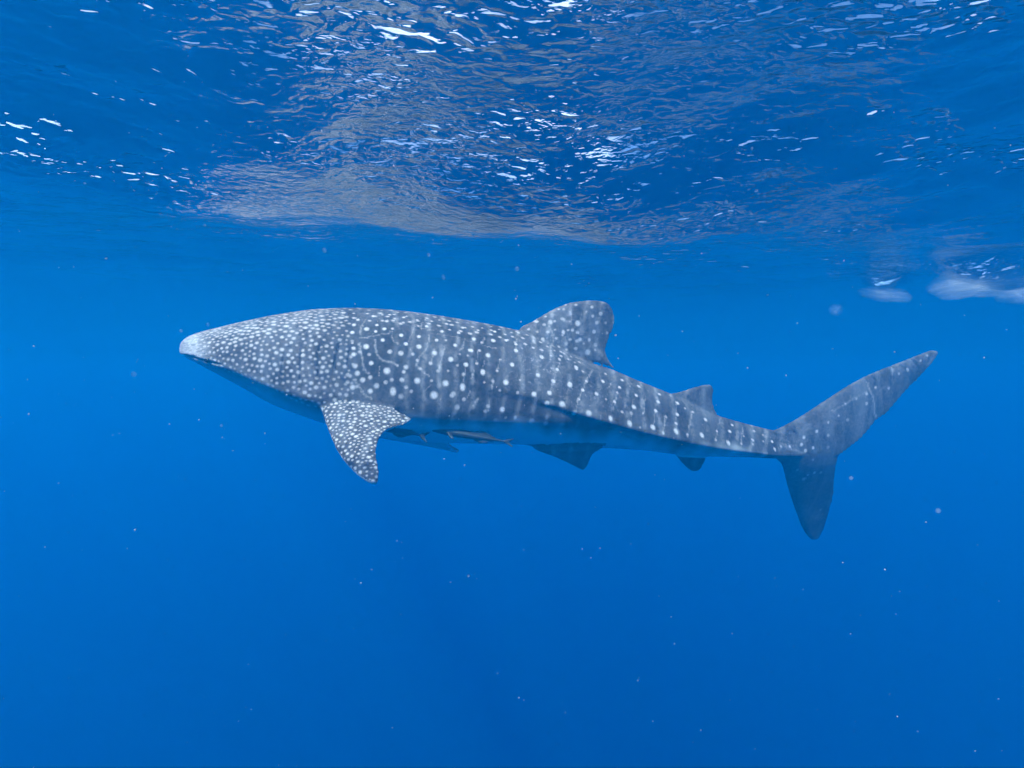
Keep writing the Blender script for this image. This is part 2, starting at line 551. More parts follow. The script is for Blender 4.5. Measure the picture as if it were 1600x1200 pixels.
order = np.argsort(V[:, 0])
VX = V[order]; XS = VX[:, 0]
MIRROR_W = w_[order]
spots = np.zeros(nv)       # in sorted order
# mirrored positions, so that the far flank carries the markings too
sl_ = np.interp(u_, _ug, np.gradient(_cy, _cx))
def mirror_point(p):
    u, v, w = body_coords(p[None])
    s = np.interp(u, _ug, np.gradient(_cy, _cx))
    n = np.array([-s[0], 1.0]) / math.sqrt(1 + s[0] ** 2)
    q = p.copy(); q[:2] -= 2 * w[0] * n
    return q

def dab(p, r, a=1.0, stretch=(1, 1, 1), soft=None):
    R = 1.45 * r * max(stretch)
    lo, hi = np.searchsorted(XS, [p[0] - R, p[0] + R])
    d = VX[lo:hi] - p
    q = np.sqrt((d[:, 0] / stretch[0]) ** 2 + (d[:, 1] / stretch[1]) ** 2 + (d[:, 2] / stretch[2]) ** 2)
    val = a * (1 - smoothstep((0.45 if soft is None else soft) * r, 1.45 * r, q))
    spots[lo:hi] = np.maximum(spots[lo:hi], val)

def spot_px(x, y, rpx, a=1.0, stretch=(1, 1, 1), mirror=True, soft=None):
    p = skin_point(x, y)
    if p is None: return
    r = rpx * p[1] / F
    dab(p, r, a, stretch, soft)
    if mirror:
        dab(mirror_point(p), r, a, stretch, soft)

def line_px(pts, wpx, a=0.6):
    q = resample(pts, max(2, int(np.linalg.norm(np.diff(U(pts, float), axis=0), axis=1).sum() / 1.6)))
    for k, (x, y) in enumerate(q):
        wv = wpx * (0.85 + 0.3 * math.sin(k * 0.9 + x))
        spot_px(x, y, wv, a * (0.75 + 0.25 * math.sin(k * 0.53 + y)), soft=-0.3)

ZOOM = []
def region(x0, y0, s, spots_, lines_):
    for sp in spots_:
        x, y, r = sp[:3]
        st = (1, 1, 1.0)
        a = 0.95
        if len(sp) > 3:
            if sp[3] == 'v': st = (0.9, 0.9, 1.3)
            else: a = sp[3]
        elif r / s < 2.6: a = 0.7
        spot_px(x0 + x / s, y0 + y / s, 0.90 * r / s, a, st)
    for ln in lines_:
        w, pts = ln[0], ln[1:]
        a = 0.62 if w > 6 else 0.4
        line_px([(x0 + x / s, y0 + y / s) for x, y in pts], 1.3 * w / s, a)

region(540, 470, 8, [(270,350,34),(385,300,22),(380,380,22),(487,348,28),(590,345,20),(338,187,24),(457,160,18),(552,175,22),
 (520,240,24),(620,218,18),(725,205,22),(725,263,18),(1083,253,20),(1020,310,22),(1155,297,16),(1258,282,22),(1200,368,24),(1460,325,24),(1413,397,24),
 (910,228,18),(1005,233,14),(695,425,28),(927,433,26),(478,485,26),(765,540,28),(268,570,38),(100,590,26),(95,527,18),(103,668,30),(925,573,34),(1150,492,24),
 (1370,545,26),(1258,485,16),(1565,617,26),(548,625,32,.7),(693,653,36,.75),(845,662,24,.6),(1105,650,34),(1065,770,28,.7),(1325,735,36),(1518,792,32),(292,670,24,.6),
 (328,782,30),(120,810,34,.75),(525,875,44),(910,740,24,.6),(930,840,22,.7),(765,825,32,.75),(720,890,26,.8),(155,907,34,.85),(210,985,34,.85),(318,955,28,.7),(25,915,28,.6),
 (25,1010,26,.6),(705,985,32,.8),(905,1003,40),(1085,1005,20,.6),(1250,1033,42),(1460,1075,40,'v'),(1485,915,26,.6),(1165,878,24,.6),(497,1015,28,.6),(580,985,26,.6),
 (395,1065,36,.75),(600,1120,44,'v'),(310,1130,34,.9),(755,1072,26,.6),(830,1122,24,.5),(1118,1168,50),(90,1085,34),(700,1190,36,.5),(1345,1165,32,.7),(640,810,18,.6),
 (1285,875,18,.5),(1400,810,18,.5),(1430,670,16,.5),(1530,675,16,.5),(100,297,26),(90,390,28),(145,228,22)],
 [(12,(245,230),(200,330),(180,400)),(10,(180,455),(340,445),(400,420),(540,400),(560,375)),(13,(370,490),(380,600),(400,670),(440,720),(500,750),(580,765),(625,785)),
  (13,(180,520),(185,600),(210,700),(215,790),(240,860),(290,910)),(8,(580,380),(580,450),(610,510),(680,545)),(9,(880,290),(820,420),(790,500)),
  (8,(975,260),(930,330),(1020,355),(1095,365)),(11,(1050,430),(1035,560),(1000,620),(930,690),(900,760),(890,800),(930,845),(990,900),(1045,935)),
  (12,(1245,550),(1200,740),(1165,870)),(14,(1110,600),(1090,700),(1065,770)),(12,(1495,475),(1465,590),(1430,610)),(12,(105,980),(180,1080),(240,1170),(330,1220)),
  (10,(1060,1050),(980,1130)),(10,(1490,840),(1485,1000)),(8,(420,830),(420,940)),(5,(820,310),(700,270),(580,255)),(5,(1100,400),(1300,430),(1450,460),(1600,510))])
region(700, 480, 8, [(375,280,20),(585,300,24),(335,385,28),(430,445,20),(570,415,32),(720,415,24),(885,318,26),(860,450,24),(850,540,30),(288,537,26),
 (398,528,20,.7),(250,600,16,.5),(500,600,32),(360,690,22,.6),(440,812,36,'v'),(658,655,16,.6),(622,785,20,.7),(803,712,30),(730,935,38),(575,920,22,.6),
 (1190,412,30,.6),(1175,620,34,.85),(1120,840,30),(1075,1085,36),(1325,915,30),(1270,1065,34),(1520,965,36),(1405,655,24,.8),(1365,770,26),(315,840,18,.5),
 (875,1060,22,.6),(905,910,16,.6),(655,1030,18,.6),(460,935,18,.5)],
 [(14,(455,370),(430,450)),(10,(655,640),(620,780)),(10,(860,330),(850,560)),(14,(1260,200),(1310,330),(1320,420),(1285,520),(1290,650)),
  (12,(575,890),(545,1020)),(10,(460,660),(440,740)),(9,(1400,700),(1330,900),(1275,1060)),(8,(330,780),(300,880)),(7,(380,530),(365,690)),(5,(230,420),(340,435),(480,480)),(9,(490,490),(600,510))])
region(700, 580, 8, [(505,440,28,.65),(465,510,26,.5),(680,465,34),(840,585,24,'v'),(1050,630,40,.8),(1230,670,34,.6),(1240,415,34),(1435,410,44),(125,450,36,.6),(60,290,32,.7),
 (195,350,26,.6),(1430,670,36,.35),(600,610,28,.4),(730,580,20,.5),(1570,530,34)],
 [(26,(370,340),(345,390),(320,450)),(22,(368,345),(322,445)),(10,(520,380),(500,480)),(9,(280,240),(240,320))])
region(800, 460, 8, [(485,345,32,.8),(650,465,26,'v'),(645,310,24,.7),(650,190,18,.6),(830,360,38),(760,445,24,.7),(850,560,28,.8),(675,610,28,.65),(800,685,24,.6),(945,725,40,.85),
 (620,712,24,.8),(1030,470,28,.75),(1070,365,26,.65),(965,570,22,.6),(1000,150,22,.7),(1105,240,26,.6),(1190,490,22,.5),(735,210,16,.6),(605,815,22,.8),(815,910,32),
 (1170,985,20),(1140,1083,28),(1390,1060,22),(930,1080,22,.8),(1050,630,30,.5),(1180,360,18,.5),(1020,270,20,.6),(940,210,18,.5),(1040,700,18,.5),(910,620,16,.5)],
 [(13,(1010,940),(970,1020),(930,1090),(880,1190)),(7,(740,180),(745,380)),(8,(870,250),(840,340))])
region(860, 570, 8, [(335,35,28),(690,103,20),(660,203,26),(910,178,24),(875,272,24),(450,203,22),(405,312,26),(355,430,22,.7),(240,238,34),(150,488,44),(585,365,30,.8),(485,600,44,.85),
 (305,605,36,.6),(755,660,34,'v'),(810,450,26,.9),(845,345,18),(690,420,18,.5),(1118,262,28),(1078,375,26),(1050,513,34),(1005,722,40,'v'),(910,580,24,.6),(1365,358,24,.9),(1352,458,28),
 (1322,572,28),(1292,775,40),(1165,600,16,.6),(1415,850,20,.8),(1130,770,18,.5),(1450,650,22,.5),(1020,600,30,.5)],
 [(10,(520,70),(450,200),(400,320),(350,440),(310,600)),(14,(765,230),(740,270)),(10,(1010,230),(1000,290)),(9,(1240,290),(1190,400),(1165,610)),(10,(845,320),(810,460),(790,540)),
  (7,(1040,420),(1010,720)),(9,(950,440),(930,520)),(10,(1430,640),(1420,850)),(10,(635,630),(635,700)),(7,(1330,470),(1290,770))])
region(1020, 590, 8, [(310,318,30),(310,460,28),(300,562,24,.85),(292,670,38,'v'),(135,685,20,.8),(400,372,18,.7),(500,418,22,.7),(670,527,28),(622,715,36,'v'),(440,710,20,.7),(808,660,18,.9),
 (790,775,20,.7),(997,582,22),(972,660,26),(947,810,34,'v'),(1265,660,20),(1260,770,24),(1255,830,16),(1390,705,16,.6),(1390,785,16,.6),(1500,785,22),(1520,880,24,'v'),(1110,830,18,.7),(1140,720,14,.6)],
 [(11,(495,430),(460,600),(440,730)),(9,(850,510),(820,600),(790,780)),(10,(1130,620),(1115,740),(1105,870)),(10,(165,470),(140,680)),(8,(300,320),(290,680)),(5,(660,540),(625,700)),(5,(1000,580),(950,800)),(6,(1260,660),(1255,840))])
region(1160, 520, 3.529, [(215,625,9),(265,622,10),(343,578,11),(325,620,11),(350,655,12),(410,540,10),(395,630,10),(478,492,9),(530,453,8),(570,393,8),(585,485,12,.4),(685,338,10),(690,390,11,.7),
 (740,297,9),(808,308,9,.7),(915,203,12),(985,150,8),(1020,125,8),(862,222,8,.7),(635,365,8,.6),(475,565,10,.6),(475,635,12,.35),(400,775,10,.8),(345,810,14,.5),(435,770,9,.6),(395,700,9,.5),(310,760,10,.4),
 (435,978,7,.5),(365,790,9,.6)],
 [(7,(690,275),(725,360),(735,460)),(7,(825,190),(830,230)),(6,(220,610),(280,640),(350,665)),(5,(500,430),(640,350),(690,320)),(14,(1085,112),(1060,140),(1030,175))])

# dense freckling of the head: evenly scattered pale spots, tighter towards the snout
BELLY = pchip([(284, 556), (300, 563), (320, 571), (340, 581), (400, 604), (430, 621), (480, 642), (520, 653), (600, 659), (700, 660), (800, 668), (900, 676), (1000, 692), (1100, 705), (1200, 714), (1300, 735), (1500, 760)])
def scatter(cands, spacing, radius, alpha, stretch):
    cell = 0.05
    grid = {}
    n = 0
    for k in cands:
        p = V[k]; s = spacing(k)
        key = tuple((p / cell).astype(int))
        R = int(s / cell) + 1
        ok = True
        for a in range(-R, R + 1):
            for b in range(-R, R + 1):
                for c in range(-R, R + 1):
                    for q in grid.get((key[0] + a, key[1] + b, key[2] + c), ()):
                        if (q[0] - p[0]) ** 2 + (q[1] - p[1]) ** 2 + (q[2] - p[2]) ** 2 < s * s:
                            ok = False; break
                    if not ok: break
                if not ok: break
            if not ok: break
        if ok:
            grid.setdefault(key, []).append(tuple(p))
            dab(p, radius(k), alpha(k), stretch(k)); n += 1
    return n

# which vertices belong to the pectoral fins
def near_pts(pts, r, win):
    m = np.zeros(nv, bool)
    ids = np.where(win)[0]
    key = lambda p: (p * [1, 1, 1] / r).round().astype(np.int64) @ np.array([1, 4001, 16008001])
    offs = np.array([(a, b, c) for a in (-1, 0, 1) for b in (-1, 0, 1) for c in (-1, 0, 1)]) * r
    full = np.unique(np.concatenate([key(pts + o) for o in offs]))
    m[ids[np.isin(key(V[ids]), full)]] = True
    return m
WU = WID(u_)
win = (u_ > 460) & (u_ < 740)
pect = near_pts(pec[0], 0.015, win) & (w_ < 0) & ((w_ < -0.99 * WU) | (v_ > 640))
pectf = near_pts(pec2[0], 0.015, win) & (w_ > 0) & (w_ > 0.8 * WU)
pelv = np.zeros(nv, bool)
for q in pelvics:
    pelv |= near_pts(q[0], 0.015, (u_ > 780) & (u_ < 980)) & (v_ > BOT(u_) - 12)
r2 = np.random.default_rng(3)
edge_head = 528 + 14 * smoothstep(490, 530, vn) + 8 * np.sin(vn * 0.13)
headm = (un > 288) & (un < edge_head) & (vn < BELLY(un) - 3) & ~pect & ~pectf
hc = r2.permutation(np.where(headm)[0])[:60000]
rs = r2.uniform(0.7, 1.25, nv)
sp_ = lambda k: (0.0225 + 0.0100 * np.clip((u_[k] - 310) / 150, 0, 1)) * (0.86 + 0.22 * rs[k])
nh = scatter(hc, sp_, lambda k: (0.0080 + 0.0027 * np.clip((u_[k] - 310) / 150, 0, 1)) * rs[k],
             lambda k: (0.42 + 0.42 * min(1, rs[k] - 0.2)) * (1 - 0.3 * smoothstep(450, 540, un[k])), lambda k: (1.45 if v_[k] < TOP(u_[k]) + 40 else 1.1, 1.0, 1.0))
pc = r2.permutation(np.where(pect)[0])[:16000]
npct = scatter(pc, lambda k: 0.0235 + 0.014 * (rs[k] - 0.7), lambda k: 0.0092 * rs[k] ** 1.4, lambda k: 0.55 + 0.45 * min(1, rs[k] - 0.2), lambda k: (1.15, 1.0, 0.95))
# small paler freckles between the head spots and along the back
bc = r2.permutation(np.where((u_ > 540) & (u_ < 900) & (v_ < TOP(u_) + 26))[0])[:4000]
scatter(bc, lambda k: 0.06, lambda k: 0.011 * rs[k], lambda k: 0.7, lambda k: (1.3, 1, 1))

# back to vertex order
S = np.empty(nv); S[order] = spots

# pale belly with an uneven border, bleached snout, gill slits and mouth line
wob = 5 * np.sin(V[:, 0] * 7.3 + 1.1) + 3 * np.sin(V[:, 0] * 17 + 0.4) + 2 * np.sin(V[:, 0] * 41)
belly = smoothstep(-16, 14, vn - BELLY(un) + wob * smoothstep(500, 620, un))
is_fin = pect | pectf | pelv | (v_ > BOT(u_) + 3) | (u_ > 1180)
belly[is_fin] = 0
belly[pect & (NO[:, 2] < -0.15)] = 0.8
belly[pectf & (NO[:, 2] < 0.1)] = 0.8
belly[pelv] = 0.12
S[belly > 0.5] *= 0.35
snout = (1 - smoothstep(294, 330, un + 0.6 * np.maximum(0, 543 - vn))) * 0.72
dark = np.zeros(nv)
disp = np.zeros(nv)
def groove(pts, width, depth, shade, both=True):
    q = resample(pts, max(3, int(np.linalg.norm(np.diff(U(pts, float), axis=0), axis=1).sum() / 1.5)))
    n = len(q)
    for k, (x, y) in enumerate(q):
        p = skin_point(x, y)
        if p is None: continue
        f = min(1.0, 4 * min(k + 1, n - k) / n)
        for pp in ((p, mirror_point(p)) if both else (p,)):
            lo, hi = np.searchsorted(XS, [pp[0] - 3 * width, pp[0] + 3 * width])
            d = np.sqrt(((VX[lo:hi] - pp) ** 2).sum(1))
            g = np.exp(-(d / width) ** 2) * f
            ids = order[lo:hi]
            dark[ids] = np.maximum(dark[ids], g * shade)
            disp[ids] = np.minimum(disp[ids], -depth * g)
groove([(443, 548), (441, 575), (441, 600)], 0.0075, 0.012, 0.6)
groove([(472, 536), (468, 570), (469, 606)], 0.007, 0.011, 0.5)
groove([(502, 528), (497, 556), (497, 604)], 0.0075, 0.013, 0.65)
groove([(532, 529), (525, 555), (521, 582)], 0.0075, 0.013, 0.75)
groove([(547, 543), (542, 572)], 0.007, 0.011, 0.55)
groove([(922, 567), (905, 561), (895, 558)], 0.007, 0.006, 0.8)
# mouth: a transverse slit across the blunt front of the head
MOUTH = pchip([(284, 556), (300, 561.5), (318, 566), (340, 572)])
mm = np.exp(-((vn - MOUTH(un)) * 5 / 1000 / 0.009) ** 2) * (1 - smoothstep(322, 340, un)) * (NO[:, 2] < 0.5)
dark = np.maximum(dark, 0.6 * mm)
disp = np.minimum(disp, -0.018 * mm)
# nostril and folds of skin
groove([(299, 556), (303, 558)], 0.010, 0.010, 0.6)
V2 = V + NO * disp[:, None]
smesh.vertices.foreach_set('co', (V2 - ORG).astype(np.float32).ravel())
scuff = np.exp(-(((px - 842) / 46) ** 2 + ((py - 560) / 52) ** 2)) + 0.5 * np.exp(-(((px - 930) / 60) ** 2 + ((py - 620) / 40) ** 2)) + 0.35 * np.exp(-(((px - 920) / 45) ** 2 + ((py - 500) / 40) ** 2)) + 0.6 * np.exp(-(((px - 1235) / 40) ** 2 + ((py - 692) / 18) ** 2)) + 0.9 * np.exp(-(((px - 1262) / 20) ** 2 + ((py - 742) / 14) ** 2)) + 0.5 * np.exp(-(((px - 1330) / 60) ** 2 + ((py - 640) / 40) ** 2)) + 0.3 * np.exp(-(((px - 560) / 160) ** 2 + ((py - 500) / 30) ** 2))
bars = (0.5 + 0.5 * np.sin(un * (2 * math.pi / 25.5) + 0.9 * np.sin(vn * 0.045 + un * 0.011) + (vn - 600) * 0.035)) ** 4
bars *= 0.35 + 0.65 * (0.5 + 0.5 * np.sin(vn * 0.21 + 3 * np.sin(un * 0.07))) * (0.5 + 0.5 * np.sin(un * 0.037 + 2.0))
bars *= smoothstep(555, 620, un) * (1 - smoothstep(1180, 1260, un)) * (1 - belly)
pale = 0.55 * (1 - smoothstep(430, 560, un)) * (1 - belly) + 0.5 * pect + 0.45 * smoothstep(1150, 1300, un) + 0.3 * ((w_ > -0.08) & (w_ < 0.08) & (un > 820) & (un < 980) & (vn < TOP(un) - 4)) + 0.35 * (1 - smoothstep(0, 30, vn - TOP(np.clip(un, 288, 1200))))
for nm, arr in (('pale', pale), ('bars', bars), ('spots', S), ('belly', belly), ('snout', snout), ('crease', dark), ('scuff', scuff), ('pectoral', pect.astype(float))):
    a = smesh.attributes.new(nm, 'FLOAT', 'POINT')
    a.data.foreach_set('value', np.clip(arr, 0, 1).astype(np.float32))
smesh.update()

m_skin, t = mat('whale_shark_skin')
def attr(nm):
    a = N(t, 'ShaderNodeAttribute'); a.attribute_name = nm
    return a.outputs['Fac']
tc = N(t, 'ShaderNodeTexCoord')
nA = N(t, 'ShaderNodeTexNoise', Scale=3.2, Detail=6.0, Roughness=0.6); L(t, tc.outputs['Object'], nA.inputs['Vector'])
nB = N(t, 'ShaderNodeTexNoise', Scale=38.0, Detail=5.0, Roughness=0.65, Distortion=0.4); L(t, tc.outputs['Object'], nB.inputs['Vector'])
base = ramp(t, nA.outputs[0], [(0.30, (0.044, 0.040, 0.041)), (0.52, (0.080, 0.073, 0.074)), (0.72, (0.155, 0.142, 0.140))])
fine = ramp(t, nB.outputs[0], [(0.28, (0.45, 0.45, 0.47)), (0.72, (1.6, 1.6, 1.56))])
mul = N(t, 'ShaderNodeMix', _data_type='RGBA', _blend_type='MULTIPLY'); mul.inputs[0].default_value = 1.0
L(t, base.outputs[0], mul.inputs[6]); L(t, fine.outputs[0], mul.inputs[7])
c = mul.outputs[2]
# vertical pale clouding between the rows of spots
mpv = N(t, 'ShaderNodeMapping'); mpv.inputs['Scale'].default_value = (9.0, 2.0, 2.2); L(t, tc.outputs['Object'], mpv.inputs[0])
nV = N(t, 'ShaderNodeTexNoise', Scale=1.0, Detail=3.0, Roughness=0.55, Distortion=0.5); L(t, mpv.outputs[0], nV.inputs['Vector'])
vr = ramp(t, nV.outputs[0], [(0.46, (0, 0, 0)), (0.72, (0.6, 0.6, 0.6))])
c = mix_rgb(t, vr.outputs[0], c, (0.17, 0.17, 0.18))
nBr = N(t, 'ShaderNodeTexNoise', Scale=16.0, Detail=4.0, Roughness=0.65); L(t, tc.outputs['Object'], nBr.inputs['Vector'])
brk = math_n(t, 'MULTIPLY', attr('bars'), ramp(t, nBr.outputs[0], [(0.38, (0, 0, 0)), (0.62, (0.95, 0.95, 0.95))]).outputs[0], True)
c = mix_rgb(t, brk, c, (0.44, 0.42, 0.41))
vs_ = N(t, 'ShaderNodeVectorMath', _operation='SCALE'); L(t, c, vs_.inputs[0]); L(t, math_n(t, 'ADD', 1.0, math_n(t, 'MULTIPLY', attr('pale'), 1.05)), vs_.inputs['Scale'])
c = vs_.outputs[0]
# belly
c = mix_rgb(t, attr('belly'), c, (0.76, 0.78, 0.76))
# spots, broken up a little by fine noise
nC = N(t, 'ShaderNodeTexNoise', Scale=90.0, Detail=3.0, Roughness=0.6); L(t, tc.outputs['Object'], nC.inputs['Vector'])
sp = math_n(t, 'MULTIPLY', attr('spots'), ramp(t, nC.outputs[0], [(0.25, (0.5, 0.5, 0.5)), (0.55, (1, 1, 1))]).outputs[0], True)
c = mix_rgb(t, sp, c, (0.88, 0.83, 0.78))
# bleached, streaky snout
mps = N(t, 'ShaderNodeMapping'); mps.inputs['Scale'].default_value = (5.0, 14.0, 60.0); L(t, tc.outputs['Object'], mps.inputs[0])
nS = N(t, 'ShaderNodeTexNoise', Scale=1.6, Detail=4.0, Roughness=0.6, Distortion=0.8); L(t, mps.outputs[0], nS.inputs['Vector'])
sn = math_n(t, 'MULTIPLY', attr('snout'), ramp(t, nS.outputs[0], [(0.36, (0.25, 0.25, 0.25)), (0.55, (1, 1, 1))]).outputs[0], True)
c = mix_rgb(t, sn, c, (0.74, 0.72, 0.72))
# scuffs: short bright scratches
nX = N(t, 'ShaderNodeTexNoise', Scale=70.0, Detail=6.0, Roughness=0.72, Distortion=1.2); L(t, tc.outputs['Object'], nX.inputs['Vector'])
sx = math_n(t, 'MULTIPLY', attr('scuff'), ramp(t, nX.outputs[0], [(0.56, (0, 0, 0)), (0.64, (0.95, 0.95, 0.95))]).outputs[0], True)
c = mix_rgb(t, sx, c, (0.66, 0.66, 0.70))
# sparse scratches everywhere
nY = N(t, 'ShaderNodeTexNoise', Scale=24.0, Detail=7.0, Roughness=0.8, Distortion=2.0); L(t, tc.outputs['Object'], nY.inputs['Vector'])
sy = ramp(t, nY.outputs[0], [(0.60, (0, 0, 0)), (0.72, (0.4, 0.4, 0.4))])
c = mix_rgb(t, sy.outputs[0], c, (0.5, 0.5, 0.54))
c = mix_rgb(t, attr('crease'), c, (0.02, 0.025, 0.035))
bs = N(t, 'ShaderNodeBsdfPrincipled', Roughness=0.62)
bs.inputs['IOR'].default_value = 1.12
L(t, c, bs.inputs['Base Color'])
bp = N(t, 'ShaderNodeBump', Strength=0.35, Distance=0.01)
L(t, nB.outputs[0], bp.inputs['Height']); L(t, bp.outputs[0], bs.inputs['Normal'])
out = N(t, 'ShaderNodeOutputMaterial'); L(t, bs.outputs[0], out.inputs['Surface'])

shark = link('whale_shark', smesh, m_skin)
shark.location = ORG
tag(shark, 'large grey whale shark with pale spots swimming to the left below the surface', 'whale shark')

# eyes
m_eye, t = mat('shark_eye')
bs = N(t, 'ShaderNodeBsdfPrincipled', Roughness=0.15)
lw = N(t, 'ShaderNodeTexNoise', Scale=60.0)
er = ramp(t, lw.outputs[0], [(0.4, (0.006, 0.008, 0.012)), (0.7, (0.03, 0.035, 0.045))])
L(t, er.outputs[0], bs.inputs['Base Color'])
out = N(t, 'ShaderNodeOutputMaterial'); L(t, bs.outputs[0], out.inputs['Surface'])
def uv_ball(r, sq=(1, 1, 1), nu=16, nvv=10):
    vs, fs = [], []
    for i in range(nvv + 1):
        a = math.pi * i / nvv
        for j in range(nu):
            b = 2 * math.pi * j / nu
            vs.append((r * sq[0] * math.sin(a) * math.cos(b), r * sq[1] * math.sin(a) * math.sin(b), r * sq[2] * math.cos(a)))
    for i in range(nvv):
        for j in range(nu):
            k = (j + 1) % nu
            fs.append((i * nu + j, (i + 1) * nu + j, (i + 1) * nu + k, i * nu + k))
    return vs, fs
eye_p = skin_point(323, 562.5)
em = new_mesh('eye', *uv_ball(0.019, (1.15, 0.7, 0.9)))
for p in (eye_p, mirror_point(eye_p)):
    e = link('eye', em, m_eye); e.parent = shark; e.location = p - ORG

# ------------------------------------------------------------------ remoras under the belly
m_rem, t = mat('remora_skin')
a = N(t, 'ShaderNodeAttribute'); a.attribute_name = 'stripe'
tc = N(t, 'ShaderNodeTexCoord')
nn = N(t, 'ShaderNodeTexNoise', Scale=30.0, Detail=4.0); L(t, tc.outputs['Object'], nn.inputs['Vector'])
c = mix_rgb(t, a.outputs['Fac'], (0.10, 0.115, 0.115), (0.03, 0.035, 0.04))
cf = ramp(t, nn.outputs[0], [(0.3, (0.75, 0.75, 0.75)), (0.7, (1.15, 1.15, 1.15))])
mul = N(t, 'ShaderNodeMix', _data_type='RGBA', _blend_type='MULTIPLY'); mul.inputs[0].default_value = 1.0
L(t, c, mul.inputs[6]); L(t, cf.outputs[0], mul.inputs[7])
bs = N(t, 'ShaderNodeBsdfPrincipled', Roughness=0.5); L(t, mul.outputs[2], bs.inputs['Base Color'])
out = N(t, 'ShaderNodeOutputMaterial'); L(t, bs.outputs[0], out.inputs['Surface'])

def remora(head, tail, height, label, striped=True):
    """head and tail are world points; local x runs from snout to tail"""
    head, tail = U(head), U(tail)
    ln = np.linalg.norm(tail - head)
    prof = pchip([(0, .12), (.03, .42), (.08, .68), (.2, .9), (.35, 1.0), (.55, .86), (.75, .52), (.88, .24), (.95, .2), (1, .16)])
    us = np.linspace(0, 0.96, 60)
    th = np.linspace(0, 2 * np.pi, 28, endpoint=False)
    V, Fc = [], []
    for u in us:
        h = height / 2 * prof(u)
        flat = 1 - 0.45 * (1 - smoothstep(0.05, 0.25, u)) * 1.0
        V += [(u * ln, 0.85 * h * math.cos(q), h * math.sin(q) * (flat if math.sin(q) > 0 else 1)) for q in th]
    for i in range(59):
        for j in range(28):
            k = (j + 1) % 28
            Fc.append((i * 28 + j, i * 28 + k, (i + 1) * 28 + k, (i + 1) * 28 + j))
    Fc.append(tuple(range(28))[::-1]); Fc.append(tuple(59 * 28 + j for j in range(28)))
    H_ = height
    ps = [(U(V), Fc)]
    X = lambda l: [U((x * ln, y * H_, z * H_)) for x, y, z in l]
    kw = dict(n=24, m=12, edge=0.003)
    ps.append(fin(X([(.52, 0, .2), (.58, 0, .55), (.66, 0, .68)]), X([(.86, 0, .05), (.82, 0, .22), (.74, 0, .5)]), .008, .005, **kw)[:2])
    ps.append(fin(X([(.52, 0, -.2), (.58, 0, -.55), (.66, 0, -.66)]), X([(.86, 0, -.05), (.82, 0, -.2), (.74, 0, -.48)]), .008, .005, **kw)[:2])
    ps.append(fin(X([(.90, 0, .0), (.96, 0, .24), (1.03, 0, .46)]), X([(1.0, 0, -.02), (1.02, 0, .2), (1.06, 0, .44)]), .010, .007, **kw)[:2])
    ps.append(fin(X([(.90, 0, .0), (.96, 0, -.24), (1.03, 0, -.46)]), X([(1.0, 0, .02), (1.02, 0, -.2), (1.06, 0, -.44)]), .010, .007, **kw)[:2])
    for s in (-1, 1):
        ps.append(fin(X([(.22, s * .3, -.05), (.25, s * .55, -.35), (.29, s * .75, -.7)]), X([(.29, s * .3, -.1), (.31, s * .5, -.4), (.33, s * .72, -.66)]), .008, .005, **kw)[:2])
    me = remesh(ps, 0.0042, 2, 0, U([0., 0., 0.]))
    me.name = 'remora'
    n = len(me.vertices)
    cc = np.empty(n * 3, np.float32); me.vertices.foreach_get('co', cc); cc = cc.reshape(-1, 3)
    zz = cc[:, 2] / (height / 2 * np.maximum(.25, prof(np.clip(cc[:, 0] / ln, 0, 1))))
    st = np.maximum(smoothstep(0.28, 0.5, zz), smoothstep(0.05, -0.1, zz) * smoothstep(-0.95, -0.75, zz))
    st = np.maximum(st, smoothstep(0.35, 0.2, cc[:, 0] / ln) * 0.75)
    if not striped: st = 0.55 * st + 0.35
    at = me.attributes.new('stripe', 'FLOAT', 'POINT'); at.data.foreach_set('value', st.astype(np.float32))
    o = link('remora', me, m_rem)
    o.location = head
    o.rotation_euler = Vector(tail - head).to_track_quat('X', 'Z').to_euler()
    tag(o, label, 'fish', 'remoras travelling under the shark')
    # sucking disc on top of the head, with its cross ridges
    dv, df = uv_ball(1.0, (0.085 * ln, 0.30 * height, 0.05 * height), 24, 8)
    dsk = link('sucking_disc', new_mesh('sucking_disc', dv, df), m_rem)
    dsk.parent = o; dsk.location = (0.11 * ln, 0, 0.22 * height)
    for s in (-1, 1):
        ey = link('eye', new_mesh('eye', *uv_ball(0.05 * height, (1.2, .6, 1), 10, 6)), m_eye)
        ey.parent = o; ey.location = (0.09 * ln, s * 0.27 * height, 0.02 * height)
    return o

remora(P(668, 668, d=4.42), P(796, 691, d=4.52), 0.066, 'slim dark striped remora under the shark belly behind the pectoral fin')
remora(P(552, 652, d=4.36), P(664, 682, d=4.40), 0.085, 'remora half hidden behind the spotted pectoral fin, tail showing', False)

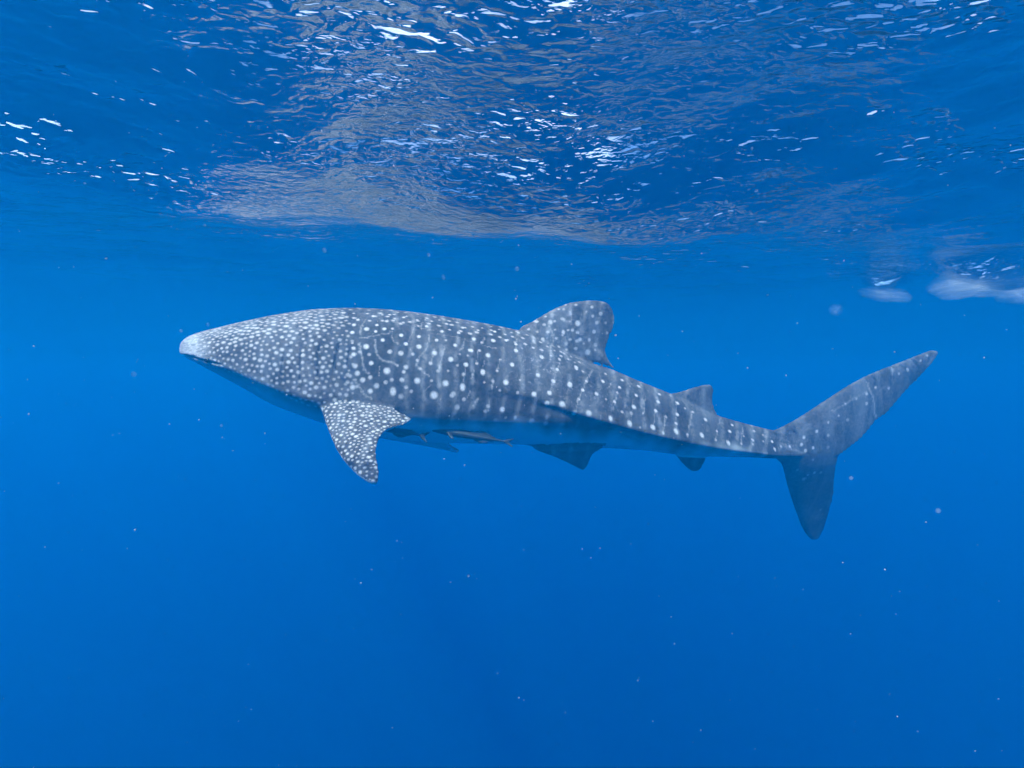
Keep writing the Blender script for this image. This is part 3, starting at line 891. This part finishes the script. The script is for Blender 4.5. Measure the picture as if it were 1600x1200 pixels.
# ------------------------------------------------------------------ bubble clouds under breaking wavelets
m_bub, t = mat('bubble_cloud')
pv = N(t, 'ShaderNodeVolumePrincipled')
pv.inputs['Color'].default_value = (0.97, 0.98, 1.0, 1)
tc = N(t, 'ShaderNodeTexCoord')
ln_ = N(t, 'ShaderNodeVectorMath', _operation='LENGTH'); L(t, tc.outputs['Object'], ln_.inputs[0])
mpb = N(t, 'ShaderNodeMapping'); mpb.inputs['Scale'].default_value = (1.5, 1.5, 2.6); mpb.inputs['Rotation'].default_value = (0.2, 0.5, 0); L(t, tc.outputs['Object'], mpb.inputs[0])
nz = N(t, 'ShaderNodeTexNoise', Scale=1.7, Detail=4.0, Roughness=0.6, Distortion=0.6); L(t, mpb.outputs[0], nz.inputs['Vector'])
fall = math_n(t, 'SUBTRACT', 1.0, ln_.outputs['Value'], True)
den = math_n(t, 'MULTIPLY', math_n(t, 'POWER', fall, 1.2), ramp(t, nz.outputs[0], [(0.42, (0.10, 0.10, 0.10)), (0.60, (0.35, 0.35, 0.35)), (0.68, (1.6, 1.6, 1.6))]).outputs[0])
L(t, math_n(t, 'MULTIPLY', den, 17.0), pv.inputs['Density'])
out = N(t, 'ShaderNodeOutputMaterial'); L(t, pv.outputs[0], out.inputs['Volume'])
def bubbles(p, r, seed, label):
    q = np.random.default_rng(seed)
    vs, fs = uv_ball(1.0, (1, 1, 1), 28, 18)
    vs = U(vs)
    k = q.normal(0, 1.0, (7, 3)) * 2.2; ph = q.uniform(0, 6.28, 7)
    n = sum(np.sin(vs @ k[i] + ph[i]) for i in range(7)) / 7
    vs = vs * (1 + 0.5 * n)[:, None]
    o = link('bubble_cloud', new_mesh('bubble_cloud', vs, fs), m_bub)
    o.location = p
    o.scale = U(r) * 1.7
    o.rotation_euler = (0, q.uniform(-0.25, 0.25), q.uniform(0, 3))
    tag(o, label, 'bubbles', 'bubble clouds below the far wavelets')
bubbles(P(1530, 441, d=5.25), (0.30, 0.22, 0.095), 2, 'largest milky bubble cloud under the surface at the right edge')
bubbles(P(1592, 452, d=5.4), (0.16, 0.15, 0.08), 5, 'bubble cloud cut by the right edge beside the largest one')
bubbles(P(1384, 460, d=5.9), (0.16, 0.14, 0.05), 3, 'thin flat bubble cloud left of the largest one, above the tail')
bubbles(P(1306, 484, d=6.4), (0.04, 0.05, 0.045), 4, 'smallest pale bubble wisp, leftmost of the bubble clouds')

# ------------------------------------------------------------------ drifting specks
m_spk, t = mat('marine_snow')
tc = N(t, 'ShaderNodeTexCoord')
nn = N(t, 'ShaderNodeTexNoise', Scale=200.0); L(t, tc.outputs['Object'], nn.inputs['Vector'])
cr = ramp(t, nn.outputs[0], [(0.3, (0.6, 0.6, 0.62)), (0.7, (0.85, 0.83, 0.82))])
df_ = N(t, 'ShaderNodeBsdfDiffuse'); L(t, cr.outputs[0], df_.inputs[0])
tl = N(t, 'ShaderNodeBsdfTranslucent'); L(t, cr.outputs[0], tl.inputs[0])
mx = N(t, 'ShaderNodeMixShader'); mx.inputs[0].default_value = 0.4
L(t, df_.outputs[0], mx.inputs[1]); L(t, tl.outputs[0], mx.inputs[2])
out = N(t, 'ShaderNodeOutputMaterial'); L(t, mx.outputs[0], out.inputs['Surface'])
m_soft, t = mat('blurred_speck')  # close specks out of focus: lens blur put into the material as a fading rim
df_ = N(t, 'ShaderNodeBsdfDiffuse'); df_.inputs[0].default_value = (0.55, 0.66, 0.74, 1)
tp = N(t, 'ShaderNodeBsdfTransparent')
nn = N(t, 'ShaderNodeTexNoise', Scale=120.0)
lw = N(t, 'ShaderNodeLayerWeight', Blend=0.35)
fc = math_n(t, 'MULTIPLY', math_n(t, 'SUBTRACT', 1.0, lw.outputs['Facing']), math_n(t, 'MULTIPLY', nn.outputs[0], 0.28), True)
mx = N(t, 'ShaderNodeMixShader'); L(t, fc, mx.inputs[0]); L(t, tp.outputs[0], mx.inputs[1]); L(t, df_.outputs[0], mx.inputs[2])
out = N(t, 'ShaderNodeOutputMaterial'); L(t, mx.outputs[0], out.inputs['Surface'])

def flake_mesh(seed):
    r = np.random.default_rng(seed)
    vs, fs = uv_ball(1.0, (1, 1, 1), 8, 5)
    vs = U(vs)
    vs *= (1 + 0.35 * r.normal(size=(6, 1)).repeat(8, 0)[:, 0][:, None] * 0.5) * r.uniform(0.6, 1.25, (48, 1)) ** 0.8
    vs[:8] = vs[:8].mean(0); vs[-8:] = vs[-8:].mean(0)
    return new_mesh('drifting_speck', vs * r.uniform(0.6, 1.2, 3), fs)
flakes = [flake_mesh(s) for s in range(5)]
soft_me = new_mesh('blurred_speck', *uv_ball(1.0, (1, 1, .9), 14, 9))
for f_ in flakes: f_.materials.append(m_spk)
soft_me.materials.append(m_soft)
# (x, y, radius in drawing units, soft?)
SPK = [(507,391,4.5,1),(808,420,4.5,1),(670,398,3.5,1),(693,433,5,1),(166,404,3,0),(151,139,3,0),(209,585,5,1),(346,665,3,1),(45,647,2.5,0),(53,541,2,0),(311,656,2,0),(414,677,2,0),
       (364,704,1.6,0),(347,684,1.4,0),(448,617,2,0),(564,911,2.6,0),(581,890,1.5,0),(732,900,2.8,1),(745,904,1.4,0),(704,910,1.3,0),(446,992,1.4,0),(388,1038,1.4,0),(811,1090,1.8,0),
       (777,1052,1.3,0),(613,1137,1.5,0),(910,858,1.8,0),(1144,990,1.6,0),(1054,1006,1.6,0),(1095,1141,1.6,0),(1383,890,2,0),(1447,816,2.2,0),(1330,747,4,1),(1466,798,5,1),(1317,879,2,0),
       (1301,545,1.8,0),(1398,550,2.4,0),(1246,505,2,0),(1199,461,2.5,0),(1153,552,1.6,0),(1168,575,1.6,0),(893,413,2,0),(814,503,2,0),(1020,1127,1.2,0),(1213,916,1.3,0),(211,828,2.4,0),
       (726,727,3,0),(694,717,2,0),(646,638,1.8,0),(717,655,1.6,0),(702,650,1.4,0),(876,678,1.8,0),(676,465,2,0),(962,524,2.4,0),(952,466,1.4,0),(806,467,2,0),(808,463,1.5,0),(555,475,1.8,0),
       (325,507,4,1),(283,517,3,1),(115,417,1.6,0),(92,418,1.4,0),(320,352,2.4,1),(1310,316,4,1),(1135,315,3.6,1),(1175,232,3,1),(1240,1010,1.2,0),(1400,960,1.4,0),(620,845,1.4,0),(1560,1092,1.6,0),(1180,1170,1.3,0)]
r3 = np.random.default_rng(21)
for i, (x, y, r, soft) in enumerate(SPK):
    d = r3.uniform(1.6, 3.4)
    me_ = soft_me if soft else flakes[i % 5]
    o = link('blurred_speck' if soft else 'drifting_speck', me_)
    o.location = P(x, y, d=d)
    s = r * d / F * (0.85 if soft else 0.62)
    o.scale = (s, s, s * r3.uniform(0.7, 1.1))
    o.rotation_euler = r3.uniform(0, 6.28, 3)
    if soft:
        tag(o, 'round pale speck blurred out of focus, drifting in the water', 'speck', 'blurred out-of-focus specks')
    else:
        tag(o, 'tiny solid white speck drifting in the blue water', 'speck', 'white specks of marine snow')

# fine dust hanging in the water: uncountable, one object
dv, df = [], []
for i in range(1100):
    y = r3.uniform(0.9, 9.0)
    c0 = U([r3.uniform(-0.9, 0.9) * y, y, max(-12, CAM_Z + r3.uniform(-0.66, 0.5) * y)])
    if c0[2] > -0.25: continue
    s = r3.uniform(0.0007, 0.0016) * (0.6 + 0.25 * y)
    b = len(dv)
    for q in ((1, 0, 0), (-1, 0, 0), (0, 1, 0), (0, -1, 0), (0, 0, 1), (0, 0, -1)):
        dv.append(c0 + U(q) * s * r3.uniform(0.6, 1.3))
    for tri in ((0, 2, 4), (2, 1, 4), (1, 3, 4), (3, 0, 4), (2, 0, 5), (1, 2, 5), (3, 1, 5), (0, 3, 5)):
        df.append(tuple(b + q for q in tri))
dust = link('marine_dust', new_mesh('marine_dust', dv, df), m_spk)
tag(dust, 'fine pale dust scattered through the blue water', 'dust', kind='stuff')
print('verts shark', nv, 'head spots', nh, 'pectoral spots', npct, 'surface verts', len(sv))
